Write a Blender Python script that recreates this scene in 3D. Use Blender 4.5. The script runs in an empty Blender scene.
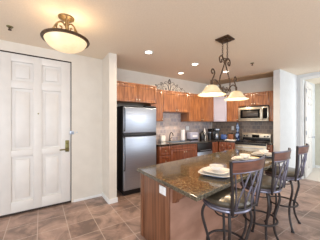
import bpy, bmesh, math, random
from mathutils import Vector, Matrix
random.seed(7)
S = bpy.context.scene
C = S.collection
PI = math.pi

# ------------------------------------------------------------ camera
YAW = math.radians(33.8)
cd = bpy.data.cameras.new('camera'); cam = bpy.data.objects.new('camera', cd); C.objects.link(cam)
cam.location = (0, 0, 1.4); cam.rotation_euler = (PI/2, 0, -YAW)
cd.sensor_width = 36; cd.lens = 20.0; cd.shift_y = 3/320; cd.clip_start = 0.02
S.camera = cam
# ------------------------------------------------------------ world, lights, exposure
W = bpy.data.worlds.new('world'); S.world = W; W.use_nodes = True
W.node_tree.nodes['Background'].inputs[0].default_value = (0.93, 0.955, 1.0, 1)
W.node_tree.nodes['Background'].inputs[1].default_value = 1.25
S.view_settings.view_transform = 'Standard'; S.view_settings.look = 'None'
S.view_settings.gamma = 1; S.view_settings.use_curve_mapping = False
S.view_settings.exposure = 0.52

def light(name, kind, loc, power, col, rot=(0, 0, 0), size=0.1, sy=None, spot=None):
    d = bpy.data.lights.new(name, kind); d.energy = power; d.color = col
    if kind == 'AREA':
        d.size = size
        if sy: d.shape = 'RECTANGLE'; d.size_y = sy
    else:
        d.shadow_soft_size = size
    if kind == 'SPOT': d.spot_size = spot or 2.2; d.spot_blend = 0.8
    o = bpy.data.objects.new(name, d); C.objects.link(o); o.location = loc; o.rotation_euler = rot
    return o
WARM = (1, 0.80, 0.58)
# daylight from the living-room windows behind the camera
light('window_daylight', 'AREA', (-1.6, -2.6, 1.6), 85, (0.80, 0.90, 1.0), (math.radians(88), 0, math.radians(-35)), 3.0, 2.2)
light('side_window_daylight', 'AREA', (4.6, -2.2, 1.5), 30, (0.84, 0.92, 1.0), (math.radians(90), 0, math.radians(15)), 2.4, 2.2)
light('bedroom_daylight', 'AREA', (6.3, 0.2, 1.6), 22, (0.84, 0.92, 1.0), (math.radians(90), 0, 0), 1.0, 1.8)

# ------------------------------------------------------------ materials
def srgb(r, g, b):
    f = lambda c: ((c/255+0.055)/1.055)**2.4 if c > 10 else c/255/12.92
    return (f(r), f(g), f(b), 1)
def mat(name, col, rough=0.5, metal=0.0, col2=None, scale=6, stretch=(1, 1, 1), detail=4, bump=0, emit=0, ecol=None, spec=0.5, coat=0, lo=0.35, hi=0.65):
    m = bpy.data.materials.new(name); m.use_nodes = True
    nt = m.node_tree; b = nt.nodes['Principled BSDF']
    b.inputs['Base Color'].default_value = srgb(*col)
    b.inputs['Roughness'].default_value = rough; b.inputs['Metallic'].default_value = metal
    b.inputs['Specular IOR Level'].default_value = spec
    b.inputs['Coat Weight'].default_value = coat; b.inputs['Coat Roughness'].default_value = 0.12
    tc = nt.nodes.new('ShaderNodeTexCoord'); mp = nt.nodes.new('ShaderNodeMapping')
    mp.inputs['Scale'].default_value = stretch
    nt.links.new(tc.outputs['Object'], mp.inputs['Vector'])
    nz = nt.nodes.new('ShaderNodeTexNoise'); nz.inputs['Scale'].default_value = scale; nz.inputs['Detail'].default_value = detail
    nt.links.new(mp.outputs[0], nz.inputs['Vector'])
    c2 = col2 or tuple(max(0, c-5) for c in col)
    r = nt.nodes.new('ShaderNodeValToRGB'); r.color_ramp.elements[0].position = lo; r.color_ramp.elements[1].position = hi
    r.color_ramp.elements[0].color = srgb(*c2); r.color_ramp.elements[1].color = srgb(*col)
    nt.links.new(nz.outputs['Fac'], r.inputs['Fac']); nt.links.new(r.outputs[0], b.inputs['Base Color'])
    if bump:
        bp = nt.nodes.new('ShaderNodeBump'); bp.inputs['Strength'].default_value = bump; bp.inputs['Distance'].default_value = 0.01
        nt.links.new(nz.outputs['Fac'], bp.inputs['Height']); nt.links.new(bp.outputs[0], b.inputs['Normal'])
    if emit:
        b.inputs['Emission Color'].default_value = srgb(*(ecol or col)); b.inputs['Emission Strength'].default_value = emit
    return m
M = {}
M['wall'] = mat('wall_paint', (220, 213, 202), 0.85)
M['hall'] = mat('hall_paint', (216, 218, 218), 0.8)
M['beige'] = mat('bedroom_paint', (200, 196, 180), 0.85)
M['ceil'] = mat('ceiling_paint', (238, 224, 204), 0.9, bump=0.05, scale=60)
M['tan_band'] = mat('tan_band_paint', (186, 160, 128), 0.9)
M['white'] = mat('white_trim', (232, 232, 230), 0.45)
M['door'] = mat('door_paint', (222, 218, 213), 0.42)
M['gap'] = mat('dark_gap', (60, 48, 42), 0.8)
M['wood'] = mat('cherry_wood', (170, 110, 66), 0.33, col2=(124, 74, 41), scale=5, stretch=(6, 6, 0.8), detail=6, coat=0.4)
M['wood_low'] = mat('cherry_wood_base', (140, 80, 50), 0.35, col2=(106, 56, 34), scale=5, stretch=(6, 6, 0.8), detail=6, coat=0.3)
M['wood_isl'] = mat('island_wood', (138, 90, 62), 0.4, col2=(98, 60, 38), scale=4, stretch=(7, 7, 0.35), detail=5, coat=0.2)
M['wood_isl_lit'] = mat('island_wood_lit', (176, 134, 114), 0.4, col2=(150, 110, 90), scale=3, stretch=(1, 1, 2), detail=5, coat=0.2)  # island wood made paler and pinker for window light on the seating side
M['rail'] = mat('stool_rail_wood', (112, 66, 46), 0.35, col2=(78, 42, 28), scale=8, stretch=(1, 1, 6), coat=0.3)
M['steel'] = mat('brushed_steel', (178, 186, 198), 0.34, 0.85, col2=(166, 174, 188), scale=3, stretch=(1, 1, 40))
M['steel_warm'] = mat('range_steel', (200, 190, 172), 0.3, 0.85)
M['black'] = mat('black_plastic', (26, 25, 28), 0.35)
M['glassblk'] = mat('black_glass', (14, 13, 14), 0.4, spec=0.08)
M['mwin'] = mat('microwave_window', (70, 62, 56), 0.25)
M['brass'] = mat('antique_brass', (128, 120, 78), 0.35, 0.8)
M['knob'] = mat('nickel_knob', (214, 200, 170), 0.3, 0.9)
M['iron'] = mat('dark_iron', (50, 43, 41), 0.5, 0.2, col2=(38, 32, 32), scale=20)
M['bronze'] = mat('bronze', (98, 76, 56), 0.45, 0.6, col2=(72, 54, 40), scale=25)
M['gold'] = mat('pale_bronze', (150, 126, 86), 0.4, 0.6, col2=(110, 88, 58), scale=25)
M['leather'] = mat('brown_leather', (84, 76, 62), 0.28, col2=(62, 56, 46), scale=10, coat=0.3)
M['ring'] = mat('pewter_ring', (120, 118, 132), 0.28, 0.8)
M['china'] = mat('white_china', (244, 240, 234), 0.2)
M['napkin'] = mat('cream_napkin', (236, 206, 150), 0.8)
M['plate_blue'] = mat('blue_grey_china', (150, 166, 200), 0.25)
M['paper'] = mat('white_paper', (240, 238, 240), 0.8)
M['grey'] = mat('light_grey_plastic', (178, 178, 196), 0.4)
M['blue'] = mat('blue_enamel', (66, 92, 150), 0.25)
M['bluewhite'] = mat('blue_pattern_glaze', (140, 166, 206), 0.2, col2=(30, 42, 84), scale=14, lo=0.48, hi=0.52)
M['blockwood'] = mat('block_wood', (150, 96, 66), 0.5)
M['glaredoor'] = mat('cabinet_door_glare', (184, 180, 196), 0.35, coat=0.3)  # pale tone imitates window light reflected on a varnished wood door
M['shade'] = mat('alabaster_shade', (236, 222, 190), 0.5, col2=(220, 200, 160), scale=9, emit=0.16, ecol=(255, 222, 165))
M['bowl'] = mat('alabaster_bowl', (244, 226, 190), 0.5, col2=(228, 200, 156), scale=7, emit=0.40, ecol=(255, 230, 185))
M['lamp'] = mat('lamp_disc', (255, 246, 226), 0.5, emit=6, ecol=(255, 244, 220))
M['carpet'] = mat('pale_carpet', (214, 206, 196), 0.95, bump=0.2, scale=90)

def granite(name, cols, rough, sc):
    m = bpy.data.materials.new(name); m.use_nodes = True; nt = m.node_tree; b = nt.nodes['Principled BSDF']
    tc = nt.nodes.new('ShaderNodeTexCoord')
    n1 = nt.nodes.new('ShaderNodeTexNoise'); n1.inputs['Scale'].default_value = sc; n1.inputs['Detail'].default_value = 8; n1.inputs['Roughness'].default_value = 0.75
    nt.links.new(tc.outputs['Object'], n1.inputs['Vector'])
    r = nt.nodes.new('ShaderNodeValToRGB'); els = r.color_ramp.elements
    els[0].position = 0.32; els[0].color = srgb(*cols[0]); els[1].position = 0.7; els[1].color = srgb(*cols[-1])
    for i, c in enumerate(cols[1:-1]):
        e = els.new(0.32+0.38*(i+1)/(len(cols)-1)); e.color = srgb(*c)
    nt.links.new(n1.outputs['Fac'], r.inputs['Fac']); nt.links.new(r.outputs[0], b.inputs['Base Color'])
    b.inputs['Roughness'].default_value = rough; b.inputs['Coat Weight'].default_value = 0.5; b.inputs['Coat Roughness'].default_value = 0.04
    return m
M['granite'] = granite('brown_granite', [(42, 35, 26), (88, 74, 52), (128, 110, 78), (170, 152, 116)], 0.12, 38)
M['granite_edge'] = granite('granite_edge', [(40, 36, 30), (84, 76, 60), (138, 130, 112)], 0.25, 40)
M['granite_dk'] = granite('dark_granite', [(26, 20, 18), (52, 42, 36), (92, 78, 64)], 0.12, 40)

def tiles(name, c1, c2, mortar, w, h, org=(0, 0), mort=0.006, offset=0.0, rough=0.3, axis='xy', nscale=3, bump=0.3, con=1.0):
    m = bpy.data.materials.new(name); m.use_nodes = True; nt = m.node_tree; b = nt.nodes['Principled BSDF']
    L = nt.links.new
    tc = nt.nodes.new('ShaderNodeTexCoord'); sp = nt.nodes.new('ShaderNodeSeparateXYZ'); cb = nt.nodes.new('ShaderNodeCombineXYZ')
    L(tc.outputs['Object'], sp.inputs[0])
    a, c = axis
    L(sp.outputs[a.upper()], cb.inputs[0]); L(sp.outputs[c.upper()], cb.inputs[1])
    mp = nt.nodes.new('ShaderNodeMapping'); mp.inputs['Location'].default_value = (-org[0], -org[1], 0); L(cb.outputs[0], mp.inputs['Vector'])
    br = nt.nodes.new('ShaderNodeTexBrick'); br.inputs['Scale'].default_value = 1
    br.offset = offset; br.squash = 1
    br.inputs['Brick Width'].default_value = w; br.inputs['Row Height'].default_value = h
    br.inputs['Mortar Size'].default_value = mort; br.inputs['Mortar Smooth'].default_value = 0.2; br.inputs['Bias'].default_value = 0
    br.inputs['Color1'].default_value = srgb(*c1); br.inputs['Color2'].default_value = srgb(*c2); br.inputs['Mortar'].default_value = srgb(*mortar)
    L(mp.outputs[0], br.inputs['Vector'])
    nz = nt.nodes.new('ShaderNodeTexNoise'); nz.inputs['Scale'].default_value = nscale; nz.inputs['Detail'].default_value = 8; nz.inputs['Roughness'].default_value = 0.65
    L(tc.outputs['Object'], nz.inputs['Vector'])
    rp = nt.nodes.new('ShaderNodeValToRGB'); rp.color_ramp.elements[0].position = 0.38; rp.color_ramp.elements[1].position = 0.64
    nz.inputs['Distortion'].default_value = 1.2
    rp.color_ramp.elements[0].color = tuple(1-.41*con for _ in range(3))+(1,); rp.color_ramp.elements[1].color = tuple(1+.45*con for _ in range(3))+(1,)
    L(nz.outputs['Fac'], rp.inputs['Fac'])
    mx = nt.nodes.new('ShaderNodeMix'); mx.data_type = 'RGBA'; mx.blend_type = 'MULTIPLY'; mx.inputs[0].default_value = 1
    L(br.outputs['Color'], mx.inputs[6]); L(rp.outputs[0], mx.inputs[7])
    mx2 = nt.nodes.new('ShaderNodeMix'); mx2.data_type = 'RGBA'; L(br.outputs['Fac'], mx2.inputs[0])
    L(mx.outputs[2], mx2.inputs[6]); mx2.inputs[7].default_value = srgb(*mortar)
    L(mx2.outputs[2], b.inputs['Base Color'])
    b.inputs['Roughness'].default_value = rough
    bp = nt.nodes.new('ShaderNodeBump'); bp.inputs['Strength'].default_value = bump; bp.inputs['Distance'].default_value = 0.003; bp.invert = True
    L(br.outputs['Fac'], bp.inputs['Height']); L(bp.outputs[0], b.inputs['Normal'])
    return m
M['floor'] = tiles('slate_tile_floor', (162, 136, 123), (142, 116, 104), (188, 168, 155), 0.34, 0.34, (-0.038, 0.0), 0.005, 0.0, 0.34)
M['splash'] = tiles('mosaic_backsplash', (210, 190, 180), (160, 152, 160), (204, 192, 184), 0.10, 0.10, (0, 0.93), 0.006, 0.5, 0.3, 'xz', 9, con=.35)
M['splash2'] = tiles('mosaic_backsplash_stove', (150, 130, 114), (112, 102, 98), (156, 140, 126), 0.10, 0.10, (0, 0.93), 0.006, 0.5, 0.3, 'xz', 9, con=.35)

# ------------------------------------------------------------ mesh helpers
class MB:
    def __init__(s): s.bm = bmesh.new()
    def box(s, x0, x1, y0, y1, z0, z1, bev=0.0, seg=2):
        b = bmesh.new(); bmesh.ops.create_cube(b, size=1)
        for v in b.verts:
            v.co = Vector(((x0+x1)/2+v.co.x*(x1-x0), (y0+y1)/2+v.co.y*(y1-y0), (z0+z1)/2+v.co.z*(z1-z0)))
        if bev: bmesh.ops.bevel(b, geom=b.edges[:], offset=bev, segments=seg, affect='EDGES', profile=0.5)
        s._add(b); return s
    def _add(s, b):
        me = bpy.data.meshes.new('tmp'); b.to_mesh(me); s.bm.from_mesh(me); b.free(); bpy.data.meshes.remove(me)
    def prism(s, pts, z0, z1, bev=0.0):
        b = bmesh.new()
        lo = [b.verts.new((p[0], p[1], z0)) for p in pts]; hi = [b.verts.new((p[0], p[1], z1)) for p in pts]
        n = len(pts); b.faces.new(lo); b.faces.new(hi)
        for i in range(n): b.faces.new((lo[i], lo[(i+1) % n], hi[(i+1) % n], hi[i]))
        bmesh.ops.recalc_face_normals(b, faces=b.faces[:])
        if bev: bmesh.ops.bevel(b, geom=b.edges[:], offset=bev, segments=2, affect='EDGES', profile=0.5)
        s._add(b); return s
    def lathe(s, prof, n=32, cx=0, cy=0, mtx=None, close=False):
        b = bmesh.new(); rings = []
        for r, z in prof:
            if r < 1e-5: rings.append([b.verts.new((cx, cy, z))])
            else: rings.append([b.verts.new((cx+r*math.cos(2*PI*i/n), cy+r*math.sin(2*PI*i/n), z)) for i in range(n)])
        for a, c in zip(rings, rings[1:]):
            for i in range(n):
                j = (i+1) % n
                if len(a) == 1 and len(c) == 1: continue
                if len(a) == 1: b.faces.new((a[0], c[i], c[j]))
                elif len(c) == 1: b.faces.new((a[i], a[j], c[0]))
                else: b.faces.new((a[i], a[j], c[j], c[i]))
        bmesh.ops.recalc_face_normals(b, faces=b.faces[:])
        if mtx: bmesh.ops.transform(b, matrix=mtx, verts=b.verts)
        s._add(b); return s
    def tube(s, pts, r, n=8, r2=None, cyc=False):
        pts = [Vector(p) for p in pts]; b = bmesh.new(); rings = []; N = len(pts)
        up = None
        for i, p in enumerate(pts):
            if cyc: t = (pts[(i+1) % N]-pts[i-1]).normalized()
            else: t = (pts[min(i+1, N-1)]-pts[max(i-1, 0)]).normalized()
            if up is None:
                up = Vector((0, 0, 1)) if abs(t.z) < 0.9 else Vector((1, 0, 0))
            a = t.cross(up).normalized() if t.cross(up).length > 1e-4 else t.orthogonal().normalized()
            up = a.cross(t).normalized()
            rr = r if r2 is None else r+(r2-r)*i/(N-1)
            rings.append([b.verts.new(p+rr*(a*math.cos(2*PI*k/n)+up*math.sin(2*PI*k/n))) for k in range(n)])
        prs = list(zip(rings, rings[1:]))+([(rings[-1], rings[0])] if cyc else [])
        for q, w in prs:
            for k in range(n): b.faces.new((q[k], q[(k+1) % n], w[(k+1) % n], w[k]))
        if not cyc: b.faces.new(rings[0]); b.faces.new(rings[-1])
        bmesh.ops.recalc_face_normals(b, faces=b.faces[:])
        s._add(b); return s
    def xf(s, m): bmesh.ops.transform(s.bm, matrix=m, verts=s.bm.verts); return s
    def build(s, name, m, parent=None, smooth=True, loc=None):
        me = bpy.data.meshes.new(name); s.bm.to_mesh(me); s.bm.free(); me.materials.append(M[m] if isinstance(m, str) else m)
        if smooth:
            for p in me.polygons: p.use_smooth = True
            me.set_sharp_from_angle(angle=math.radians(35))
        o = bpy.data.objects.new(name, me); C.objects.link(o)
        if parent: o.parent = parent
        if loc: o.location = loc
        return o
def spline(pts, n=8, cyc=False):
    P = [Vector(p) for p in pts]; out = []; N = len(P); rng = N if cyc else N-1
    for i in range(rng):
        if cyc: a, b, c, d = P[i-1], P[i], P[(i+1) % N], P[(i+2) % N]
        else: a, b, c, d = P[max(i-1, 0)], P[i], P[i+1], P[min(i+2, N-1)]
        for k in range(n):
            t = k/n
            out.append(0.5*((2*b)+(c-a)*t+(2*a-5*b+4*c-d)*t*t+(3*b-a-3*c+d)*t**3))
    if not cyc: out.append(P[-1])
    return out
def tag(o, label, cat, group=None, kind=None):
    o['label'] = label; o['category'] = cat
    if group: o['group'] = group
    if kind: o['kind'] = kind
    return o
def thing(name, label, cat, loc=(0, 0, 0), rz=0, group=None):
    o = bpy.data.objects.new(name, None); C.objects.link(o); o.location = loc; o.rotation_euler = (0, 0, rz)
    o.empty_display_size = 0.1
    return tag(o, label, cat, group)
def struct(name, mb, m, parent=None):
    o = mb.build(name, m, parent, smooth=False)
    if not parent: o['kind'] = 'structure'
    return o
def dup(root, loc, label, rz=None, group=None):
    r = root.copy(); C.objects.link(r); r.location = loc; r['label'] = label
    if rz is not None: r.rotation_euler = (0, 0, rz)
    if group: r['group'] = group
    for ch in list(root.children):
        c = ch.copy(); C.objects.link(c); c.parent = r
        for g in list(ch.children):
            d = g.copy(); C.objects.link(d); d.parent = c
    return r
def ring(cx, cy, z, r, n=40): return [(cx+r*math.cos(2*PI*i/n), cy+r*math.sin(2*PI*i/n), z) for i in range(n)]

# the stove side of the kitchen stands 15 degrees off square: frame (s along the wall, t towards it)
NA = math.atan2(-0.965, 0.263)
NV = Vector((math.cos(NA+PI/2), math.sin(NA+PI/2))); DV = Vector((math.cos(NA), math.sin(NA)))
def st(s, t): p = NV*t+DV*s; return (p.x, p.y)
def s_at_v(t, v): return (v-NV.y*t)/DV.y

H = 2.62
# ------------------------------------------------------------ room shell
struct('floor', MB().box(-3.2, 5.50, -2.2, 4.2, -0.06, 0), 'floor')
struct('floor_bedroom', MB().box(5.50, 8.2, -2.2, 4.2, -0.06, 0.004), 'carpet')
struct('ceiling', MB().box(-3.2, 8.2, -2.2, 4.4, H, H+0.08), 'ceil')
DL, DR, DT = -0.535, 0.445, 2.472
wl = MB().box(-3.2, DL, 3.46, 3.62, 0, H).box(DR, 0.98, 3.46, 3.62, 0, H).box(DL, DR, 3.46, 3.62, DT, H)
struct('wall_entry', wl, 'wall')
struct('wall_stub', MB().box(0.98, 1.115, 3.04, 3.82, 0, H, 0.004), 'wall')
struct('wall_kitchen_left', MB().box(0.98, 4.75, 3.82, 3.95, 0, H), 'wall')
struct('wall_kitchen_stove', MB().prism([st(-2.49, 5.40), st(-0.50, 5.40), st(-0.50, 5.52), st(-2.6, 5.52)], 0, H), 'wall')
struct('wall_partition', MB().box(4.49, 5.60, 1.83, 1.97, 0, H, 0.004), 'hall')
# bedroom doorway wall
wd = MB().box(5.46, 5.58, 1.73, 1.83, 0, H).box(5.46, 5.58, -2.2, 0.86, 0, H).box(5.46, 5.58, 0.86, 1.73, 2.50, H)
struct('wall_bedroom_doorway', wd, 'hall')
struct('wall_bedroom_side', MB().box(5.60, 7.3, 1.93, 2.05, 0, H), 'hall')
struct('wall_bedroom_far', MB().box(7.15, 7.3, -2.2, 1.93, 0, H), 'beige')
# thin tan band, darker than the ceiling, along the stove wall
struct('tan_band_stove', MB().prism([st(-2.30, 4.90), st(-0.62, 4.90), st(-0.52, 5.40), st(-2.48, 5.40)], 2.60, H+0.01), 'tan_band')
# baseboards
struct('baseboard_entry', MB().box(DR+0.035, 0.98, 3.447, 3.46, 0, 0.045, 0.003), 'white')
struct('baseboard_stub', MB().box(0.965, 0.98, 3.025, 3.445, 0, 0.085, 0.004).box(0.98, 1.13, 3.025, 3.04, 0, 0.085, 0.004), 'white')
struct('baseboard_hall', MB().box(4.49, 5.44, 1.815, 1.83, 0, 0.085, 0.004).box(4.475, 4.49, 1.815, 1.97, 0, 0.085, 0.004), 'white')
struct('baseboard_bedroom', MB().box(7.135, 7.15, -1.5, 1.92, 0, 0.085), 'white')
struct('trim_bedroom_door', MB().box(5.44, 5.46, 1.70, 1.76, 0, 2.53, 0.003).box(5.44, 5.46, 0.83, 1.70, 2.48, 2.54, 0.003).box(5.44, 5.46, 0.79, 0.86, 0, 2.53, 0.003), 'white')
# backsplashes
struct('trim_backsplash_left', MB().box(2.09, 4.52, 3.808, 3.82, 0.93, 1.70), 'splash')
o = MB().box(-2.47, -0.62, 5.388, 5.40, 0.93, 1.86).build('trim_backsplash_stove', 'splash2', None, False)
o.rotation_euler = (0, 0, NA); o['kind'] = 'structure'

# ------------------------------------------------------------ entry door (structure: door_1)
struct('door_frame_entry', MB().box(DL, DL+0.008, 3.47, 3.60, 0, DT).box(DR-0.006, DR, 3.462, 3.60, 0, DT).box(DL, DR, 3.462, 3.60, DT-0.008, DT)
       .box(DL, DR, 3.50, 3.62, 0, 0.03), 'gap')
def panel_door(name, x0, x1, y, z0, z1, cols, rows, m, depth=0.045):
    """slab whose face (towards -y) has framed raised panels"""
    mb = MB().box(x0, x1, y+0.022, y+depth, z0, z1)
    xs = [x0]+[c for p in cols for c in p]+[x1]; zs = [z0]+[c for p in rows for c in p]+[z1]
    for i in range(0, len(xs), 2): mb.box(xs[i], xs[i+1], y, y+0.03, z0, z1, 0.007)      # stiles
    for i in range(0, len(zs), 2):
        for c in cols: mb.box(c[0]-0.007, c[1]+0.007, y, y+0.03, zs[i], zs[i+1], 0.007)
    for c in cols:
        for r in rows:
            g = 0.042
            mb.box(c[0]+g, c[1]-g, y+0.003, y+0.028, r[0]+g, r[1]-g, 0.013, 2)
    return mb
dm = panel_door('door', DL+0.012, DR-0.010, 3.474, 0.03, DT-0.014, [(-0.372, -0.104), (0.015, 0.285)], [(0.20, 0.88), (0.985, 1.93), (2.05, 2.34)], 'door')
d1 = dm.build('door_1', 'door'); d1['kind'] = 'structure'
sw = MB().box(DL+0.012, DR-0.01, 3.466, 3.474, 0.008, 0.036, 0.002).build('door_sweep', 'gap', d1)
esc = MB().box(0.348, 0.408, 3.460, 3.474, 0.90, 1.10, 0.006).build('lock_plate', 'brass', d1)
lev = MB().tube(spline([(0.378, 3.462, 0.95), (0.378, 3.415, 0.95), (0.34, 3.405, 0.95), (0.26, 3.41, 0.945)], 5), 0.011)
lev.build('lever', 'brass', d1)
MB().lathe([(0, 0), (0.022, 0), (0.024, 0.012), (0.014, 0.026), (0, 0.028)], 20, mtx=Matrix.Translation((0.378, 3.460, 1.055)) @ Matrix.Rotation(PI/2, 4, 'X')).build('deadbolt', 'brass', d1)
MB().lathe([(0, 0), (0.011, 0), (0.011, 0.005), (0, 0.006)], 16, mtx=Matrix.Translation((-0.035, 3.474, 1.55)) @ Matrix.Rotation(PI/2, 4, 'X')).build('peephole', 'brass', d1)
for z in (0.35, 1.3, 2.2): MB().tube([(DL+0.012, 3.466, z-0.05), (DL+0.012, 3.466, z+0.05)], 0.008).build('hinge', 'brass', d1)
t = thing('swing_bar_guard', 'small metal security latch fixed where the entry door meets the wall', 'door latch', (0.45, 3.46, 1.23))
MB().box(-0.03, 0.035, -0.012, 0, -0.03, 0.03, 0.004).build('base_plate', 'steel', t)
MB().tube([(-0.02, -0.018, 0), (0.015, -0.03, 0)], 0.007).build('bar', 'steel', t)
t = thing('wall_catch', 'tiny white hook catch on the wall right of the door latch', 'hook', (0.53, 3.46, 1.23))
MB().lathe([(0, 0), (0.016, 0), (0.014, 0.008), (0, 0.009)], 16, mtx=Matrix.Rotation(PI/2, 4, 'X')).build('base', 'white', t)
MB().tube(spline([(0, -0.008, 0), (0, -0.03, 0), (0.0, -0.032, 0.02)], 4), 0.004).build('hook', 'steel', t)

# ------------------------------------------------------------ bedroom door, standing open
d2 = panel_door('door', 0.0, 0.86, 0, 0.012, 2.47, [(0.13, 0.38), (0.48, 0.73)], [(0.2, 0.88), (0.985, 1.93), (2.05, 2.34)], 'door', 0.04).build('door_2', 'door')
d2.location = (5.60, 1.68, 0); d2.rotation_euler = (0, 0, math.radians(8)); d2['kind'] = 'structure'
for z in (0.5, 1.15, 1.5, 2.22): MB().box(-0.03, 0.03, -0.006, 0.0, z-0.05, z+0.05, 0.002).build('hinge', 'steel', d2)
MB().lathe([(0, 0), (0.025, 0), (0.025, 0.008), (0.012, 0.012), (0.012, 0.035), (0.026, 0.05), (0.02, 0.064), (0, 0.067)], 20, mtx=Matrix.Translation((0.80, 0, 1.0)) @ Matrix.Rotation(PI/2, 4, 'X')).build('knob', 'steel', d2)

# ------------------------------------------------------------ cabinets
def cab_door(x0, x1, z0, z1, y, parent, m, knob=None, kname='knob', dm=None):
    """shaker door/drawer front whose outer face is at y-0.02"""
    g = 0.004; x0 += g; x1 -= g; z0 += g; z1 -= g
    f = min(0.055, (x1-x0)*0.22, (z1-z0)*0.26)
    mb = MB().box(x0, x1, y-0.012, y, z0, z1)
    mb.box(x0, x0+f, y-0.02, y-0.004, z0, z1, 0.002).box(x1-f, x1, y-0.02, y-0.004, z0, z1, 0.002)
    mb.box(x0+f-0.001, x1-f+0.001, y-0.02, y-0.004, z0, z0+f, 0.002).box(x0+f-0.001, x1-f+0.001, y-0.02, y-0.004, z1-f, z1, 0.002)
    d = mb.build('drawer' if kname == 'drawer' else 'door', dm or m, parent)
    if knob:
        MB().lathe([(0, 0), (0.006, 0), (0.006, 0.012), (0.015, 0.02), (0.013, 0.028), (0, 0.03)], 16,
                   mtx=Matrix.Translation((knob[0], y-0.02, knob[1])) @ Matrix.Rotation(PI/2, 4, 'X')).build('knob', 'knob', d)
    return d
def upper(name, label, x0, x1, y0, y1, z0, z1, doors, rz=0, group='cherry wall cabinets', poly=None, kn='low'):
    """loc of root at its lower left front corner on its own frame"""
    c, s = math.cos(rz), math.sin(rz)
    loc = (x0*c-y0*s, x0*s+y0*c, z0)
    t = thing(name, label, 'cabinet', loc, rz, group)
    pts = poly or [(x0, y0), (x1, y0), (x1, y1), (x0, y1)]
    mb = MB().prism([(a-x0, b-y0) for a, b in pts], 0, z1-z0, 0.002)
    mb.build('body', 'wood', t)
    # crown strip, front only
    MB().box(0, x1-x0, -0.016, 0.0, z1-z0-0.03, z1-z0, 0.004).build('crown', 'wood', t)
    n = doors; w = (x1-x0)/n
    for i in range(n):
        if n == 1: kx = w-0.035
        else: kx = w*(i+1)-0.03 if i % 2 == 0 else w*i+0.03
        cab_door(i*w, (i+1)*w, 0, z1-z0-0.03, 0, t, 'wood', (kx, 0.05))
    return t
ZB, ZT = 1.44, 2.19
upper('wall_cabinet', 'deep two door cherry cabinet directly above the refrigerator', 1.15, 2.065, 3.22, 3.815, 1.815, ZT, 2)
upper('wall_cabinet', 'narrow tall cherry wall cabinet just right of the refrigerator', 2.07, 2.415, 3.49, 3.805, ZB, ZT, 1)
upper('wall_cabinet', 'short two door cherry cabinet above the sink under the iron scrollwork', 2.42, 3.24, 3.49, 3.805, 1.67, ZT, 2)
upper('wall_cabinet', 'long cherry wall cabinet right of the sink ending at the diagonal corner cabinet', 3.245, 4.23, 3.49, 3.805, ZB, ZT, 2)
# diagonal corner unit, window glare painted into its door colour
A = Vector((4.236, 3.49)); B = Vector((4.396, 3.146))
dd = B-A; ang = math.atan2(dd.y, dd.x)
t = thing('corner_wall_cabinet', 'diagonal corner wall cabinet with pale glare painted on its wood door behind the pendants', 'cabinet', (A.x, A.y, ZB), ang, 'cherry wall cabinets')
inv = Matrix.Rotation(-ang, 4, 'Z')
loc2 = lambda p: (inv @ Vector((p[0]-A.x, p[1]-A.y, 0))).xy
wl_ = Vector(st(-1.885, 5.383))
MB().prism([loc2(p) for p in (A, B, wl_, (4.50, 3.80), (4.236, 3.80))], 0, ZT-ZB).build('body', 'wood', t)
cab_door(0.0, dd.length, 0, ZT-ZB-0.02, 0, t, 'wood', None, dm='glaredoor')
# stove side
upper('wall_cabinet', 'single door cherry wall cabinet left of the microwave', -1.872, -1.548, 5.07, 5.383, ZB, ZT, 1, NA)
upper('wall_cabinet', 'shallow two door cherry cabinet sitting above the microwave', -1.543, -0.842, 5.07, 5.383, 1.845, ZT, 2, NA)
se1, se2 = s_at_v(5.07, 1.985), s_at_v(5.383, 1.985)
upper('wall_cabinet', 'slim cherry wall cabinet filling the gap right of the microwave', -0.838, se1, 5.07, 5.383, ZB, ZT, 1, NA,
      poly=[(-0.838, 5.07), (se1, 5.07), (se2, 5.383), (-0.838, 5.383)])

def base(name, label, x0, x1, y0, y1, fronts, rz=0, poly=None, low=False):
    c, s = math.cos(rz), math.sin(rz); z1 = 0.888
    t = thing(name, label, 'cabinet', (x0*c-y0*s, x0*s+y0*c, 0), rz, 'cherry base cabinets')
    pts = poly or [(x0, y0), (x1, y0), (x1, y1), (x0, y1)]
    mb = MB().prism([(a-x0, b-y0) for a, b in pts], 0.09, 0.77 if low else z1, 0.002)
    if low: mb.box(0, x1-x0, 0, .03, .76, z1)
    mb.build('body', 'wood_low', t)
    q = [(a-x0, b-y0+(0.06 if b == y0 else 0)) for a, b in pts]
    MB().prism(q, 0, 0.092).build('toe_kick', 'gap', t)
    for (a, b, c0, c1, kn, kx, kz) in fronts:
        cab_door(a, b, c0, c1, 0, t, 'wood_low', (kx, kz) if kx is not None else None, kn)
    return t
base('base_cabinet', 'narrow base cabinet with stacked drawers beside the refrigerator', 2.115, 2.42, 3.20, 3.80,
     [(0, .305, .68, .885, 'drawer', .15, .785), (0, .305, .44, .68, 'drawer', .15, .56), (0, .305, .10, .44, 'drawer', .15, .27)])
base('base_cabinet', 'wide two door base cabinet underneath the kitchen sink', 2.425, 3.255, 3.20, 3.80,
     [(0, .83, .78, .885, 'drawer', None, 0), (0, .415, .10, .78, 'door', .38, .72), (.415, .83, .10, .78, 'door', .45, .72)], low=True)
cx, cy = 4.082, 3.20
base('base_cabinet', 'blank corner base cabinet to the right of the dishwasher', 3.825, 4.06, 3.20, 3.80, [(0, .22, .10, .885, 'door', None, 0)],
     poly=[(3.825, 3.20), (4.06, 3.20), (4.45, 3.30), (4.50, 3.80), (3.825, 3.80)])
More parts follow.
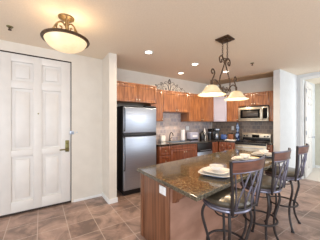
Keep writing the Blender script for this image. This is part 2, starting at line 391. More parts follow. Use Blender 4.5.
base('base_cabinet', 'two door base cabinet with drawers left of the range', -2.00, -1.56, 4.78, 5.383,
     [(0.02, .22, .72, .885, 'drawer', .12, .80), (.22, .44, .72, .885, 'drawer', .33, .80), (0.02, .22, .10, .72, 'door', .19, .66), (.22, .44, .10, .72, 'door', .25, .66)], NA,
     poly=[(-2.00, 4.78), (-1.56, 4.78), (-1.56, 5.383), (-1.95, 5.383)])
sb1, sb2 = s_at_v(4.78, 1.985), s_at_v(5.383, 1.985)
base('base_cabinet', 'slim base cabinet with drawer between the range and partition wall', -0.83, sb1, 4.78, 5.383,
     [(0, sb1+.83, .72, .885, 'drawer', .04, .82), (0, sb1+.83, .10, .72, 'door', None, 0)], NA,
     poly=[(-0.83, 4.78), (sb1, 4.78), (sb2, 5.383), (-0.83, 5.383)])

# dishwasher
t = thing('dishwasher', 'stainless dishwasher with black control strip left of the corner', 'dishwasher', (3.26, 3.20, 0))
MB().box(0, .555, 0, .58, 0.0, .885, .003).build('body', 'black', t)
MB().box(.003, .552, -.025, 0, .12, .66, .006).build('door', 'steel', t)
MB().box(.003, .552, -.028, 0, .665, .884, .006).build('control_panel', 'black', t)
MB().tube([(.08, -.045, .70), (.475, -.045, .70)], .009).build('handle', 'steel', t)

# counters
def zst(s, t_): return st(s, t_)
wt = thing('worktop', 'dark granite worktop running from refrigerator to range', 'countertop', (2.09, 3.18, 0.89))
lp = [(2.09, 3.18), (4.058, 3.18), st(-1.556, 4.76), st(-1.556, 5.385), st(-2.46, 5.385), (4.535, 3.805), (2.09, 3.805)]
sx0, sx1, sy0, sy1 = 2.58, 3.10, 3.30, 3.66
# slab with a cut-out for the sink
o2 = lambda pts: [(a-2.09, b-3.18) for a, b in pts]
mb = MB().prism(o2([(2.09, 3.18), (sx0, 3.18), (sx0, 3.805), (2.09, 3.805)]), 0, 0.04)
mb.prism(o2([(sx0, 3.18), (sx1, 3.18), (sx1, sy0), (sx0, sy0)]), 0, .04).prism(o2([(sx0, sy1), (sx1, sy1), (sx1, 3.805), (sx0, 3.805)]), 0, .04)
mb.prism(o2([(sx1, 3.18)]+lp[1:6]+[(sx1, 3.805)]), 0, .04)
mb.build('slab', 'granite_dk', wt)
t = thing('worktop', 'small dark granite worktop piece right of the range', 'countertop', (0, 0, 0.89), NA)
MB().prism([(-0.828, 4.76), (sb1, 4.76), (sb2, 5.385), (-0.828, 5.385)], 0, .04).build('slab', 'granite_dk', t)
# sink + faucet
t = thing('kitchen_sink', 'stainless steel sink set into the dark worktop', 'sink', (sx0, sy0, 0.78))
w, d_ = sx1-sx0, sy1-sy0
MB().box(.002, w-.002, .002, d_-.002, 0, .008).box(.002, .012, .002, d_-.002, 0, .15).box(w-.012, w-.002, .002, d_-.002, 0, .15)\
    .box(.002, w-.002, .002, .012, 0, .15).box(.002, w-.002, d_-.012, d_-.002, 0, .15).build('basin', 'steel', t)
MB().box(-.015, w+.015, -.015, 0.003, .15, .156).box(-.015, w+.015, d_-.003, d_+.015, .15, .156).box(-.015, .003, 0, d_, .15, .156).box(w-.003, w+.015, 0, d_, .15, .156).build('rim', 'steel_warm', t)
t = thing('faucet', 'dark arched faucet standing behind the sink', 'faucet', (2.80, 3.72, .93))
MB().lathe([(0, 0), (.028, 0), (.026, .02), (.014, .03), (.012, .05), (0, .05)], 20).build('base', 'iron', t)
MB().tube(spline([(0, 0, .04), (0, 0, .15), (0, -.05, .22), (0, -.12, .2), (0, -.14, .14)], 6), .011).build('spout', 'iron', t)
MB().tube([(.02, 0, .05), (.07, -.01, .10)], .008).build('handle', 'iron', t)

# ------------------------------------------------------------ refrigerator
t = thing('refrigerator', 'stainless steel top freezer refrigerator with black sides', 'refrigerator', (1.30, 3.18, 0))
MB().box(0, .74, .05, .62, 0.03, 1.735, .008).build('cabinet', 'black', t)
MB().box(.02, .72, .04, .10, 0.0, .09).build('base_grille', 'black', t)
MB().box(.0, .74, 0, .055, .10, 1.14, .018, 3).build('refrigerator_door', 'steel', t)
MB().box(.0, .74, 0, .055, 1.20, 1.715, .018, 3).build('freezer_door', 'steel', t)
MB().box(.004, .736, -.004, .05, 1.142, 1.198, .004).build('door_gap_trim', 'black', t)
MB().box(.0, .74, .004, .05, 1.712, 1.728, .003).build('top_trim', 'black', t)
MB().box(.46, .73, .0, .10, 1.726, 1.752, .006).build('hinge_cover', 'black', t)
MB().tube(spline([(.014, 0, 1.12), (.014, -.022, 1.10), (.014, -.026, .80), (.014, -.022, .52), (.014, 0, .50)], 5), .012).build('lower_handle', 'black', t)
MB().tube(spline([(.014, 0, 1.68), (.014, -.022, 1.66), (.014, -.026, 1.45), (.014, -.022, 1.27), (.014, 0, 1.25)], 5), .012).build('freezer_handle', 'black', t)

# ------------------------------------------------------------ range + microwave
def sthing(name, label, cat, s, t_, z): x, y = st(s, t_); return thing(name, label, cat, (x, y, z), NA)
t = sthing('range', 'stainless electric range with black glass top and knobbed backguard', 'stove', -1.547, 4.76, 0)
w = .705
MB().box(0, w, 0, .62, 0.04, .915, .004).build('body', 'steel_warm', t)
MB().box(0.03, w-.03, 0.03, .6, 0.0, .05).build('base', 'black', t)
MB().box(-.0, w, -.012, .55, .915, .935, .004).build('cooktop', 'glassblk', t)
for bx, by, r in ((.18, .15, .09), (.52, .15, .075), (.18, .40, .075), (.52, .40, .09)): MB().lathe([(r-.006, .9355), (r-.003, .9365), (r, .9355)], 32, bx, by).build('burner_ring', 'grey', t)
bg = MB().prism([(0, .56), (w, .56), (w, .618), (0, .618)], .93, 1.12, .006).build('backguard', 'steel_warm', t)
for kx in (.07, .135, .565, .635):
    MB().lathe([(0, 0), (.021, 0), (.018, .022), (0, .024)], 20, mtx=Matrix.Translation((kx, .56, 1.045)) @ Matrix.Rotation(PI/2, 4, 'X')).build('knob', 'black', bg)
MB().box(.26, .44, .555, .565, 1.01, 1.085, .003).build('display', 'glassblk', bg)
MB().box(0.02, w-.02, .552, .562, .936, 1.008, .002).build('vent_strip', 'black', bg)
od = MB().box(.005, w-.005, -.035, 0, .22, .84, .008).build('oven_door', 'steel_warm', t)
MB().box(.10, w-.10, -.039, -.03, .36, .70, .004).build('oven_window', 'glassblk', od)
MB().tube([(.05, -.075, .80), (w-.05, -.075, .80)], .012).tube([(.06, -.03, .80), (.06, -.075, .80)], .008).tube([(w-.06, -.03, .80), (w-.06, -.075, .80)], .008).build('oven_handle', 'steel', od)
MB().box(.005, w-.005, -.03, 0, .86, .91, .004).build('front_rail', 'black', t)
MB().box(.005, w-.005, -.03, 0, .05, .21, .006).build('storage_drawer', 'steel_warm', t)

t = sthing('microwave_oven', 'stainless over the range microwave with dark window', 'microwave', -1.541, 5.0, 1.45)
w = .697; h = .385
MB().box(0, w, 0.02, .383, 0, h, .004).build('body', 'black', t)
md = MB().box(0, w*.80, -.012, .022, .022, h-.028, .006).build('door', 'steel_warm', t)
MB().box(.05, w*.74, -.016, -.008, .075, h-.085, .004).build('window', 'glassblk', md)
MB().box(.11, w*.67, -.018, -.012, .115, h-.125, .002).build('window_screen', 'mwin', md)
MB().tube([(w*.775, -.05, .07), (w*.775, -.05, h-.08)], .010).tube([(w*.775, -.01, .08), (w*.775, -.05, .08)], .007).tube([(w*.775, -.01, h-.09), (w*.775, -.05, h-.09)], .007).build('handle', 'steel_warm', md)
cp = MB().box(w*.80, w, -.012, .022, .022, h-.028, .004).build('control_panel', 'steel_warm', t)
MB().box(w*.83, w*.97, -.016, -.008, .06, h-.06, .003).build('keypad', 'glassblk', cp)
MB().box(0.005, w-.005, -.006, .02, h-.026, h-.004, .003).build('vent_grille', 'black', t)
MB().box(0, w, -.010, .02, 0, .02, .003).build('lower_trim', 'steel_warm', t)

# ------------------------------------------------------------ outlets
def outlet(label, loc, rz, w=.075, h=.12, n=1, z3=None):
    t = thing('electrical_outlet', label, 'outlet', loc, rz, 'white electrical outlets')
    MB().box(-w/2, w/2, -.007, 0, -h/2, h/2, .003).build('cover_plate', 'white', t)
    for i in range(n):
        x = 0 if n == 1 else (-.25+.5*i)*w
        for z in (-.022, .022): MB().box(x-.013, x+.013, -.009, -.006, z-.014, z+.014, .002).build('socket', 'paper', t)
outlet('white outlet on the mosaic backsplash above the grey toaster', (3.50, 3.807, 1.25), 0, .12, .12, 2)
x, y = st(-1.82, 5.387); outlet('white outlet on the backsplash left of the blue patterned vase', (x, y, 1.25), NA)
outlet('white outlet plate on the wooden end panel of the island', (1.046, 1.51, .705), -PI/2, .12, .085, 2)

# ------------------------------------------------------------ things on the worktop
ZC = 0.931
t = thing('canister', 'white square canister beside the refrigerator, left of the faucet', 'canister', (2.555, 3.70, ZC))
MB().box(-.065, .065, -.05, .05, 0, .14, .014, 3).build('body', 'china', t)
MB().box(-.058, .058, -.044, .044, .14, .158, .006).build('lid', 'china', t)
MB().lathe([(0, .158), (.01, .158), (.013, .17), (0, .176)], 14).build('knob', 'knob', t)
t = thing('paper_towel_holder', 'white paper towel roll standing upright on its holder', 'paper towels', (3.21, 3.68, ZC))
MB().lathe([(0, 0), (.075, 0), (.075, .01), (0, .012)], 28).build('base', 'steel', t)
MB().lathe([(.02, .014), (.058, .014), (.058, .285), (.02, .285)], 32).build('paper_roll', 'paper', t)
MB().lathe([(0, .01), (.006, .01), (.006, .31), (.012, .32), (0, .33)], 14).build('post', 'steel', t)
t = thing('toaster', 'pale grey boxy toaster with white front label left of the black kettle', 'toaster', (3.56, 3.66, ZC))
MB().box(-.155, .155, -.09, .09, .012, .22, .03, 4).build('body', 'grey', t)
for s_ in (-.045, .045): MB().box(-.12, .12, s_-.014, s_+.014, .218, .222).build('slot', 'black', t)
MB().box(-.09, .09, -.094, -.088, .08, .13, .003).build('front_label', 'paper', t)
for a in (-.12, .12): MB().box(a-.02, a+.02, -.07, .07, 0, .014).build('foot', 'black', t)
MB().box(.155, .175, -.02, .02, .13, .15, .004).build('lever', 'black', t)
t = thing('kettle', 'round black kettle between the grey toaster and white bottle', 'kettle', (3.86, 3.58, ZC))
MB().lathe([(0, 0), (.07, 0), (.078, .04), (.075, .12), (.055, .18), (.03, .2), (0, .2)], 28).build('body', 'black', t)
MB().lathe([(0, .2), (.028, .2), (.022, .215), (.01, .22), (.012, .235), (0, .24)], 20).build('lid', 'black', t)
MB().tube(spline([(.06, 0, .05), (.12, 0, .09), (.12, 0, .18), (.04, 0, .21)], 5), .009).build('handle', 'black', t)
MB().tube(spline([(-.06, 0, .1), (-.10, 0, .14), (-.115, 0, .18)], 5), .014, r2=.008).build('spout', 'black', t)
t = thing('bottle', 'slim white bottle between the black kettle and coffee grinder', 'bottle', (4.03, 3.64, ZC))
MB().lathe([(0, 0), (.035, 0), (.037, .02), (.036, .20), (.015, .25), (.013, .29), (0, .29)], 24).build('body', 'china', t)
MB().lathe([(0, .29), (.015, .29), (.015, .315), (0, .317)], 18).build('cap', 'paper', t)
t = thing('coffee_grinder', 'tall black coffee grinder with steel band, in the counter corner', 'coffee grinder', (4.17, 3.56, ZC), -.5)
MB().lathe([(0, 0), (.062, 0), (.064, .03), (.052, .13), (.058, .18), (0, .18)], 26).build('body', 'black', t)
MB().lathe([(.055, .175), (.061, .178), (.061, .198), (.055, .2)], 26).build('band', 'steel', t)
MB().lathe([(0, .2), (.05, .2), (.062, .27), (.055, .30), (0, .305)], 26).build('hopper', 'glassblk', t)
t = thing('coffee_maker', 'black drip coffee maker with steel carafe right of the grinder', 'coffee maker', (4.20, 3.35, ZC), -.55)
MB().box(-.09, .09, -.10, .09, 0, .03, .008).build('base', 'black', t)
MB().box(-.09, .09, .02, .09, .03, .27, .01).build('tower', 'black', t)
MB().box(-.09, .09, -.09, .09, .24, .32, .014).build('brew_head', 'black', t)
cf = MB().lathe([(0, .032), (.05, .032), (.062, .08), (.05, .14), (.036, .165), (0, .17)], 24, 0, -.04).build('carafe', 'steel', t)
MB().tube(spline([(0, -.09, .14), (0, -.135, .13), (0, -.13, .08), (0, -.10, .07)], 5), .008).build('carafe_handle', 'black', cf)
MB().box(-.05, .05, -.094, -.088, .265, .30, .003).build('display', 'steel', t)
t = thing('toaster', 'small blue enamel toaster on the counter left of the knife block', 'toaster', (4.25, 3.14, ZC), NA)
MB().box(-.075, .075, -.055, .055, .01, .15, .028, 4).build('body', 'blue', t)
MB().box(-.055, .055, -.014, .014, .148, .152).build('slot', 'black', t)
MB().box(-.055, .055, -.045, .045, 0, .012).build('base', 'black', t)
MB().box(.074, .09, -.012, .012, .08, .10, .003).build('lever', 'steel', t)
x, y = st(-1.80, 5.20)
t = thing('knife_block', 'brown wooden knife block under the outlet by the stove', 'knife block', (x, y, ZC), NA)
MB().prism([(-.07, -.06), (.07, -.06), (.07, .06), (-.07, .06)], 0, .15, .006).build('block', 'blockwood', t)
for i, (a, b) in enumerate(((-.045, -.02), (-.015, -.02), (.015, -.02), (.045, -.02), (-.03, .025), (.03, .025))):
    MB().box(a-.008, a+.008, b-.01, b+.01, .15, .19, .003).build('knife_handle', 'black', t)
x, y = st(-1.70, 4.85)
t = thing('serving_tray', 'small white serving tray lying on the counter left of the stove', 'tray', (x, y, ZC), NA)
MB().box(-.13, .13, -.07, .07, 0, .008, .003).build('base', 'china', t)
MB().box(-.13, .13, -.07, -.062, .006, .02, .003).box(-.13, .13, .062, .07, .006, .02, .003).box(-.13, -.122, -.07, .07, .006, .02, .003).box(.122, .13, -.07, .07, .006, .02, .003).build('rim', 'china', t)
x, y = st(-1.635, 5.22)
t = thing('vase', 'tall blue patterned vase beside the backguard, left of the stove', 'vase', (x, y, ZC))
MB().lathe([(0, 0), (.045, 0), (.052, .03), (.062, .10), (.045, .19), (.028, .23), (.04, .28), (.05, .33), (.035, .39), (.02, .43), (.03, .46), (.024, .46), (.014, .43), (0, .42)], 30).build('body', 'bluewhite', t)
MB().lathe([(.026, .225), (.034, .23), (.026, .235)], 24).build('collar', 'knob', t)

# ------------------------------------------------------------ iron scrollwork above the sink cabinet
def scroll(cx, cz, r0, r1, a0, turns, n=26, y=0):
    return [(cx+(r0+(r1-r0)*i/n)*math.cos(a0+turns*2*PI*i/n), y, cz+(r0+(r1-r0)*i/n)*math.sin(a0+turns*2*PI*i/n)) for i in range(n+1)]
t = thing('iron_scrollwork', 'black wrought iron scrollwork piece on top of the cabinets above the sink', 'wall decor', (2.70, 3.60, ZT))
MB().tube([(-.60, 0, .008), (.60, 0, .008)], .007).build('base_bar', 'iron', t)
f = MB().tube(spline([(0, 0, .01), (-.03, 0, .12), (0, 0, .22), (.03, 0, .12), (0, 0, .01)], 6), .006)
f.tube(spline([(0, 0, .2), (-.035, 0, .24), (0, 0, .315), (.035, 0, .24), (0, 0, .2)], 6), .008)
f.lathe([(0, -.02), (.02, 0), (0, .02)], 12, mtx=Matrix.Translation((0, 0, .27))).build('center_finial', 'iron', t)
for sgn in (-1, 1):
    m_ = Matrix.Scale(sgn, 4, (1, 0, 0))
    def part(nm, pl, r=.006):
        mb = MB()
        for p in pl: mb.tube(p, r*.75, 6)
        mb.xf(m_); bmesh.ops.recalc_face_normals(mb.bm, faces=mb.bm.faces[:]); mb.build(nm, 'iron', t)
    part('large_scroll', [spline([(.02, 0, .01), (.06, 0, .15), (.14, 0, .20), (.20, 0, .15), (.17, 0, .10), (.13, 0, .125)], 6),
                          spline([(.03, 0, .2), (.09, 0, .245), (.15, 0, .22), (.14, 0, .18)], 6)])
    part('middle_scroll', [spline([(.16, 0, .01), (.22, 0, .10), (.30, 0, .155), (.37, 0, .11), (.34, 0, .07), (.30, 0, .09)], 6),
                           scroll(.24, .05, .04, .012, PI, 1.3)])
    part('end_scroll', [spline([(.34, 0, .01), (.40, 0, .07), (.47, 0, .09), (.52, 0, .05), (.49, 0, .03)], 6), spline([(.50, 0, .01), (.55, 0, .045), (.60, 0, .01)], 6)])
    part('leaf', [spline([(.08, 0, .06), (.12, 0, .04), (.13, 0, .08), (.08, 0, .06)], 5), spline([(.24, 0, .15), (.27, 0, .20), (.21, 0, .19), (.24, 0, .15)], 5),
                  spline([(.40, 0, .09), (.43, 0, .13), (.38, 0, .12), (.40, 0, .09)], 5)], .008)

# ------------------------------------------------------------ island
IZ = 0.835
t = thing('kitchen_island', 'wooden kitchen island with brown granite top and corbels', 'kitchen island', (1.05, 1.40, 0))
off = lambda pts: [(a-1.05, b-1.40) for a, b in pts]
MB().prism(off([(1.06, 1.40), (3.40, 1.677), (3.40, 2.27), (1.06, 1.99)]), 0, .795).build('base_cabinet', 'wood_isl_lit', t)
ep = MB()
ep.box(0, .012, .0, .60, 0, .795, .002)
ep.box(-.008, .008, .0, .06, 0, .795, .003).box(-.008, .008, .54, .60, 0, .795, .003)
ep.build('end_panel', 'wood_isl', t)
top = MB().prism(off([(.986, .969), (3.5, 1.265), (3.5, 2.33), (.992, 2.007)]), .797, IZ, .006)
tp = top.build('granite_top', 'granite', t, False); tp.data.materials.append(M['granite_edge'])
for p in tp.data.polygons:
    if abs(p.normal.z) < 0.5: p.material_index = 1
for k, uu in enumerate((1.11, 2.25, 3.32)):
    vb = 1.40+(uu-1.06)*.118
    mb = MB(); b = bmesh.new()
    prof = [(0, .795), (-.26, .795), (-.26, .765), (-.20, .75), (-.15, .71), (-.12, .68), (-.07, .665), (-.05, .62), (0, .60)]
    lo = [b.verts.new((uu-1.05-.022, vb-1.40+q[0], q[1])) for q in prof]; hi = [b.verts.new((uu-1.05+.022, vb-1.40+q[0], q[1])) for q in prof]
    b.faces.new(lo); b.faces.new(hi)
    for i in range(len(prof)): j = (i+1) % len(prof); b.faces.new((lo[i], lo[j], hi[j], hi[i]))
    bmesh.ops.recalc_face_normals(b, faces=b.faces[:]); mb._add(b); mb.build('corbel', 'wood_isl', t)

# ------------------------------------------------------------ place settings
def rsq(r, z, e=4, n=40):   # rounded square ring
    out = []
    for i in range(n):
        a = 2*PI*i/n; c, s = math.cos(a), math.sin(a); k = r/((abs(c)**e+abs(s)**e)**(1/e)); out.append((k*c, k*s, z))
    return out
def loft(mb, rings):
    b = bmesh.new(); R = [[b.verts.new(p) for p in r] for r in rings]; n = len(R[0])
    b.faces.new(R[0]); b.faces.new(R[-1])
    for q, w in zip(R, R[1:]):
        for k in range(n): b.faces.new((q[k], q[(k+1) % n], w[(k+1) % n], w[k]))
    bmesh.ops.recalc_face_normals(b, faces=b.faces[:]); mb._add(b); return mb
def plate_mesh(r, h): return loft(MB(), [rsq(r*.6, 0), rsq(r*.65, .003), rsq(r, h-.003), rsq(r, h), rsq(r*.96, h), rsq(r*.66, .007), rsq(r*.6, .006)])
def bowl_mesh(r, h): return MB().lathe([(0, 0), (r*.5, 0), (r*.55, .004), (r*.9, h*.6), (r, h), (r*.95, h), (r*.84, h*.6), (r*.4, .008), (0, .007)], 36)
protos = {}
def setting(u, v, rz, where, z=IZ+.001, first=False):
    items = [('charger_plate', 'plate', .125, .016, 'plate_blue', 'blue grey charger plate under white plates ', 0, 0),
             ('dinner_plate', 'plate', .175, .020, 'china', 'large white square dinner plate on its charger ', .0165, .12),
             ('salad_plate', 'plate', .142, .018, 'china', 'smaller white plate beneath the bowl ', .037, -.15)]
    for nm, cat, r, h, m, lab, dz, da in items:
        if nm not in protos:
            o = plate_mesh(r, h).build(nm, m); protos[nm] = o
        else:
            o = protos[nm].copy(); C.objects.link(o)
        o.location = (u, v, z+dz); o.rotation_euler = (0, 0, rz+da); tag(o, lab+where, cat, nm.replace('_', ' ')+'s on the island')
    if 'bowl' not in protos: protos['bowl'] = o = bowl_mesh(.075, .045).build('bowl', 'china')
    else: o = protos['bowl'].copy(); C.objects.link(o)
    o.location = (u, v, z+.0565); tag(o, 'round white bowl atop the plates '+where, 'bowl', 'bowls on the island')
setting(1.59, 1.27, .3, 'at the island end nearest the entry')
setting(2.50, 1.48, .2, 'at the middle seat of the island')
setting(3.15, 1.53, .1, 'at the farthest island seat')
nb = loft(MB(), [rsq(.07, 0, 6), rsq(.072, .004, 6), rsq(.07, .012, 6), rsq(.06, .016, 6)])
np_ = nb.build('napkin', 'napkin', None, loc=(2.83, 1.52, IZ+.001)); tag(np_, 'folded cream napkin between the middle and far place settings', 'napkin', None); np_.rotation_euler = (0, 0, .4)

# ------------------------------------------------------------ bar stools
def make_stool(label):
    t = thing('bar_stool', label, 'bar stool', (0, 0, 0), 0, 'bar stools along the island')
    # origin: floor under seat centre, backrest towards -y
    MB().lathe([(0, .695), (.20, .70), (.215, .712), (.222, .73), (.212, .75), (.17, .763), (.08, .768), (0, .769)], 44).build('seat_cushion', 'leather', t)
    MB().lathe([(.17, .655), (.205, .655), (.214, .668), (.209, .680), (.216, .692), (.21, .702), (.17, .702)], 44).build('seat_ring', 'ring', t)
    MB().lathe([(0, .60), (.03, .60), (.05, .655), (.17, .66), (.17, .69), (0, .69)], 24).build('swivel', 'iron', t)
    for k in range(4):
        a = PI/4+k*PI/2; c, s = math.cos(a), math.sin(a)
        prof = [(.165, .665), (.205, .60), (.215, .52), (.185, .40), (.155, .28), (.160, .16), (.195, .06), (.225, .012)]
        pts = spline([(c*r, s*r, z) for r, z in prof], 5)
        lg = MB().tube(pts, .013, 8).build('leg', 'iron', t)
        MB().lathe([(0, 0), (.02, 0), (.018, .014), (0, .018)], 14, c*.225, s*.225).build('foot', 'black', lg)
    MB().tube(ring(0, 0, .30, .172), .011, 8, cyc=True).build('foot_ring', 'iron', t)
    MB().tube(ring(0, 0, .575, .10, 30), .006, 6, cyc=True).build('inner_ring', 'iron', t)
    # backrest: posts rise from the ring and flare outwards and back
    def bp(x, z):      # curved back surface: x across, z height
        k = (z-.68)/.43
        return (x, -.155-.05*k-.075*(1-(x/.27)**2)*(.75+.25*k), z)
    for s_ in (-1, 1):
        MB().tube(spline([bp(s_*.165, .665), bp(s_*.185, .78), bp(s_*.20, .90), bp(s_*.222, 1.02), bp(s_*.236, 1.115)], 6), .0125, 8).build('back_post', 'iron', t)
    def band(z0, z1, x, yo=0, th=.018):
        b = bmesh.new(); n = 18; R = []
        for i in range(n+1):
            q = -x+2*x*i/n
            p0 = Vector(bp(q, z0)); p1 = Vector(bp(q, z1)); o_ = Vector((0, th/2, 0))
            R.append([b.verts.new(p0-o_), b.verts.new(p0+o_), b.verts.new(p1+o_), b.verts.new(p1-o_)])
        b.faces.new(R[0]); b.faces.new(R[-1])
        for q, w in zip(R, R[1:]):
            for k in range(4): b.faces.new((q[k], q[(k+1) % 4], w[(k+1) % 4], w[k]))
        bmesh.ops.recalc_face_normals(b, faces=b.faces[:]); mb = MB(); mb._add(b); return mb
    band(1.02, 1.10, .222).build('top_rail', 'rail', t)
    MB().tube([bp(-.234+.468*i/16, 1.107) for i in range(17)], .009, 8).build('upper_rod', 'ring', t)
    MB().tube([bp(-.215+.43*i/16, 1.013) for i in range(17)], .007, 8).build('lower_rod', 'ring', t)
    # interlaced gothic rods
    for a, b_ in ((-.135, -.045), (-.045, .045), (.045, .135), (-.045, -.145), (.045, -.045), (.135, .045), (.145, .19), (-.145, -.19)):
        MB().tube(spline([bp(a, .695), bp(a+(b_-a)*.12, .79), bp(a+(b_-a)*.5, .89), bp(b_, 1.01)], 5), .0065, 6).build('back_rod', 'ring', t)
    MB().tube([bp(-.165+.33*i/12, .70) for i in range(13)], .008, 8).build('bottom_rod', 'iron', t)
    return t
s1 = make_stool('nearest dark iron bar stool, lowest left of the row, by the front place setting')
s1.location = (1.43, 1.03, 0); s1.rotation_euler = (0, 0, math.radians(-2))
dup(s1, (2.12, 1.075, 0), 'middle dark iron bar stool between the nearest and farthest stools', math.radians(4))
dup(s1, (2.82, 1.12, 0), 'farthest dark iron bar stool, nearest the white hall wall', math.radians(6))

# ------------------------------------------------------------ chandelier
CX, CY = 2.22, 1.62
t = thing('island_chandelier', 'two shade bronze scroll chandelier hanging over the island', 'chandelier', (CX, CY, H), math.radians(6.8))
L_ = Matrix.Rotation(PI/4, 4, 'Z')
MB().box(-.10, .10, -.10, .10, -.016, 0, .004).box(-.065, .065, -.065, .065, -.038, -.014, .010).build('canopy', 'bronze', t)
for s_ in (-1, 1):
    lk = MB()
    z = -.04
    i = 0
    while z > -.29:
        pts = [(s_*.066+(.009*math.cos(a) if i % 2 else 0), (0 if i % 2 else .009*math.cos(a)), z-.016+.018*math.sin(a)) for a in [2*PI*k/10 for k in range(10)]]
        lk.tube(pts, .0038, 6, cyc=True); z -= .029; i += 1
    lk.build('chain', 'bronze', t)
def zh(z): return z-H      # heights above the floor to local
for s_ in (-1, 1):
    m_ = Matrix.Scale(s_, 4, (1, 0, 0))
    def pc(nm, paths, r, mt='bronze'):
        mb = MB()
        for p in paths: mb.tube(p, r, 8)
        mb.xf(m_); bmesh.ops.recalc_face_normals(mb.bm, faces=mb.bm.faces[:]); return mb.build(nm, mt, t)
    pc('top_scroll', [spline([(.012, 0, zh(2.27)), (.04, 0, zh(2.32)), (.09, 0, zh(2.355)), (.145, 0, zh(2.32)), (.13, 0, zh(2.26)), (.085, 0, zh(2.27)), (.095, 0, zh(2.305))], 6)], .010)
    pc('lyre_arm', [spline([(.012, 0, zh(2.30)), (.025, 0, zh(2.24)), (.09, 0, zh(2.12)), (.145, 0, zh(1.99)), (.09, 0, zh(1.88)), (.04, 0, zh(1.845)), (.0, 0, zh(1.86))], 6)], .009)
    pc('side_arm', [spline([(.09, 0, zh(1.88)), (.16, 0, zh(1.95)), (.25, 0, zh(1.985)), (.34, 0, zh(1.96))], 6),
                    spline([(.34, 0, zh(1.96)), (.29, 0, zh(2.03)), (.27, 0, zh(2.09)), (.31, 0, zh(2.125)), (.345, 0, zh(2.09)), (.32, 0, zh(2.06)), (.305, 0, zh(2.075))], 6)], .009)
    pc('lower_scroll', [scroll(.045, zh(1.90), .035, .010, PI, 1.4), scroll(.14, zh(1.885), .03, .010, 0, 1.3)], .006)
    pc('socket_stem', [[(.34, 0, zh(1.97)), (.34, 0, zh(1.90))]], .016)
    sh = MB().lathe([(.028, zh(1.905)), (.06, zh(1.895)), (.088, zh(1.868)), (.108, zh(1.832)), (.142, zh(1.795)), (.182, zh(1.777)), (.180, zh(1.771)), (.138, zh(1.788)), (.101, zh(1.825)), (.083, zh(1.86)), (.055, zh(1.887)), (.028, zh(1.897))], 40, s_*.34)
    shd = sh.build('glass_shade', 'shade', t)
    MB().lathe([(0, zh(1.80)), (.022, zh(1.81)), (.03, zh(1.84)), (.018, zh(1.87)), (.014, zh(1.90)), (0, zh(1.90))], 20, s_*.34).build('bulb', 'lamp', shd)
MB().tube(spline([(0, 0, zh(1.865)), (0, 0, zh(1.80))], 3), .006).lathe([(0, zh(1.77)), (.014, zh(1.785)), (0, zh(1.80))], 12).build('bottom_finial', 'bronze', t)
MB().lathe([(0, zh(2.25)), (.018, zh(2.26)), (.024, zh(2.28)), (.018, zh(2.30)), (0, zh(2.31))], 16).tube(ring(0, 0, zh(2.325), .03, 16), .006, 6, cyc=True).tube([(-.068, 0, zh(2.335)), (.068, 0, zh(2.335))], .006, 6).build('hub', 'bronze', t)
ca, sa = math.cos(math.radians(6.8)), math.sin(math.radians(6.8))
for s_ in (-1, 1):
    light('chandelier_bulb', 'POINT', (CX+s_*.34*ca, CY+s_*.34*sa, 1.765), 4, WARM, size=.04)

# ------------------------------------------------------------ semi flush bowl light by the door
FX, FY = None, None
Xc, Yc = -1.085, 2.06
FX = .831*Xc+.556*Yc; FY = -.556*Xc+.831*Yc
t = thing('semi_flush_light', 'round bronze ceiling light with glowing alabaster bowl near the entry door', 'ceiling light', (FX, FY, H))
MB().lathe([(0, 0), (.085, 0), (.082, -.015), (.05, -.03), (.02, -.04), (0, -.042)], 32).build('canopy', 'gold', t)
MB().lathe([(0, -.04), (.012, -.05), (.02, -.09), (.010, -.13), (.018, -.20), (0, -.26)], 18).build('center_stem', 'gold', t)
for k in range(3):
    a = k*2*PI/3+.5; R_ = Matrix.Rotation(a, 4, 'Z')
    mb = MB().tube([R_ @ Vector(p) for p in spline([(.015, 0, -.09), (.05, 0, -.05), (.10, 0, -.06), (.165, 0, -.15), (.225, 0, -.26)], 6)], .010, 8)
    mb.tube([R_ @ Vector(p) for p in spline([(.10, 0, -.06), (.11, 0, -.12), (.07, 0, -.145), (.05, 0, -.11), (.075, 0, -.095)], 6)], .008, 8)
    mb.build('scroll_arm', 'gold', t)
MB().lathe([(.222, -.25), (.247, -.25), (.253, -.263), (.243, -.278), (.222, -.275), (.222, -.25)], 48).build('rim', 'bronze', t)
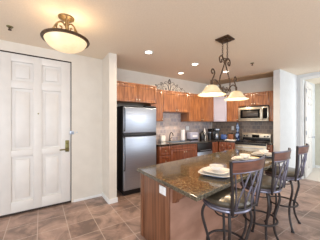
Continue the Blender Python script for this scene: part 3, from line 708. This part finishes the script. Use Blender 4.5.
MB().lathe([(.226, -.262), (.214, -.295), (.18, -.335), (.125, -.368), (.06, -.385), (0, -.388), (0, -.381), (.06, -.378), (.12, -.361), (.174, -.329), (.206, -.29), (.218, -.262)], 48).build('glass_bowl', 'bowl', t)
light('bowl_light_bulb', 'POINT', (FX+.02, FY-.02, H-.21), 2.6, WARM, size=.08)

# ------------------------------------------------------------ recessed lights, sprinklers
def xy(X, Y): return (.831*X+.556*Y, -.556*X+.831*Y)
rl = None
for X, Y, lab in ((-.195, 3.06, 'round recessed ceiling light closest to the entry, above the fridge approach'),
                  (.725, 3.68, 'round recessed ceiling light above the gap between sink cabinets and chandelier'),
                  (.51, 4.34, 'round recessed ceiling light nearest the iron scrollwork over the sink'),
                  (1.565, 4.22, 'round recessed ceiling light seen through the chandelier frame')):
    u, v = xy(X, Y)
    if rl is None:
        rl = thing('recessed_light', lab, 'ceiling light', (u, v, H), 0, 'recessed ceiling lights')
        MB().lathe([(.055, -.001), (.085, -.001), (.083, -.007), (.057, -.007), (.055, -.001)], 32).build('trim_ring', 'white', rl)
        MB().lathe([(0, -.005), (.056, -.005), (.056, -.002), (0, -.002)], 32).build('lamp', 'lamp', rl)
    else: dup(rl, (u, v, H), lab)
    light('recessed_bulb', 'SPOT', (u, v, H-.02), (14 if X == .51 else 60 if Y > 3.2 else 24), WARM, (0, 0, 0), .05, spot=2.95)
for X, Y, lab in ((-1.9, 2.25, 'small ceiling sprinkler head in the corner above the entry door'), (1.88, 3.62, 'small ceiling sprinkler head to the right of the chandelier')):
    u, v = xy(X, Y)
    t = thing('fire_sprinkler', lab, 'sprinkler', (u, v, H), 0, 'ceiling sprinklers')
    MB().lathe([(0, 0), (.036, 0), (.034, -.006), (.012, -.01), (0, -.01)], 24).build('escutcheon', 'brass', t)
    MB().tube([(0, 0, -.008), (0, 0, -.035)], .007).tube(spline([(-.004, 0, -.012), (-.016, 0, -.025), (0, 0, -.042)], 4), .003, 6).tube(spline([(.004, 0, -.012), (.016, 0, -.025), (0, 0, -.042)], 4), .003, 6).build('frame', 'bronze', t)
    MB().lathe([(0, -.042), (.02, -.042), (.02, -.045), (0, -.045)], 16).build('deflector', 'bronze', t)
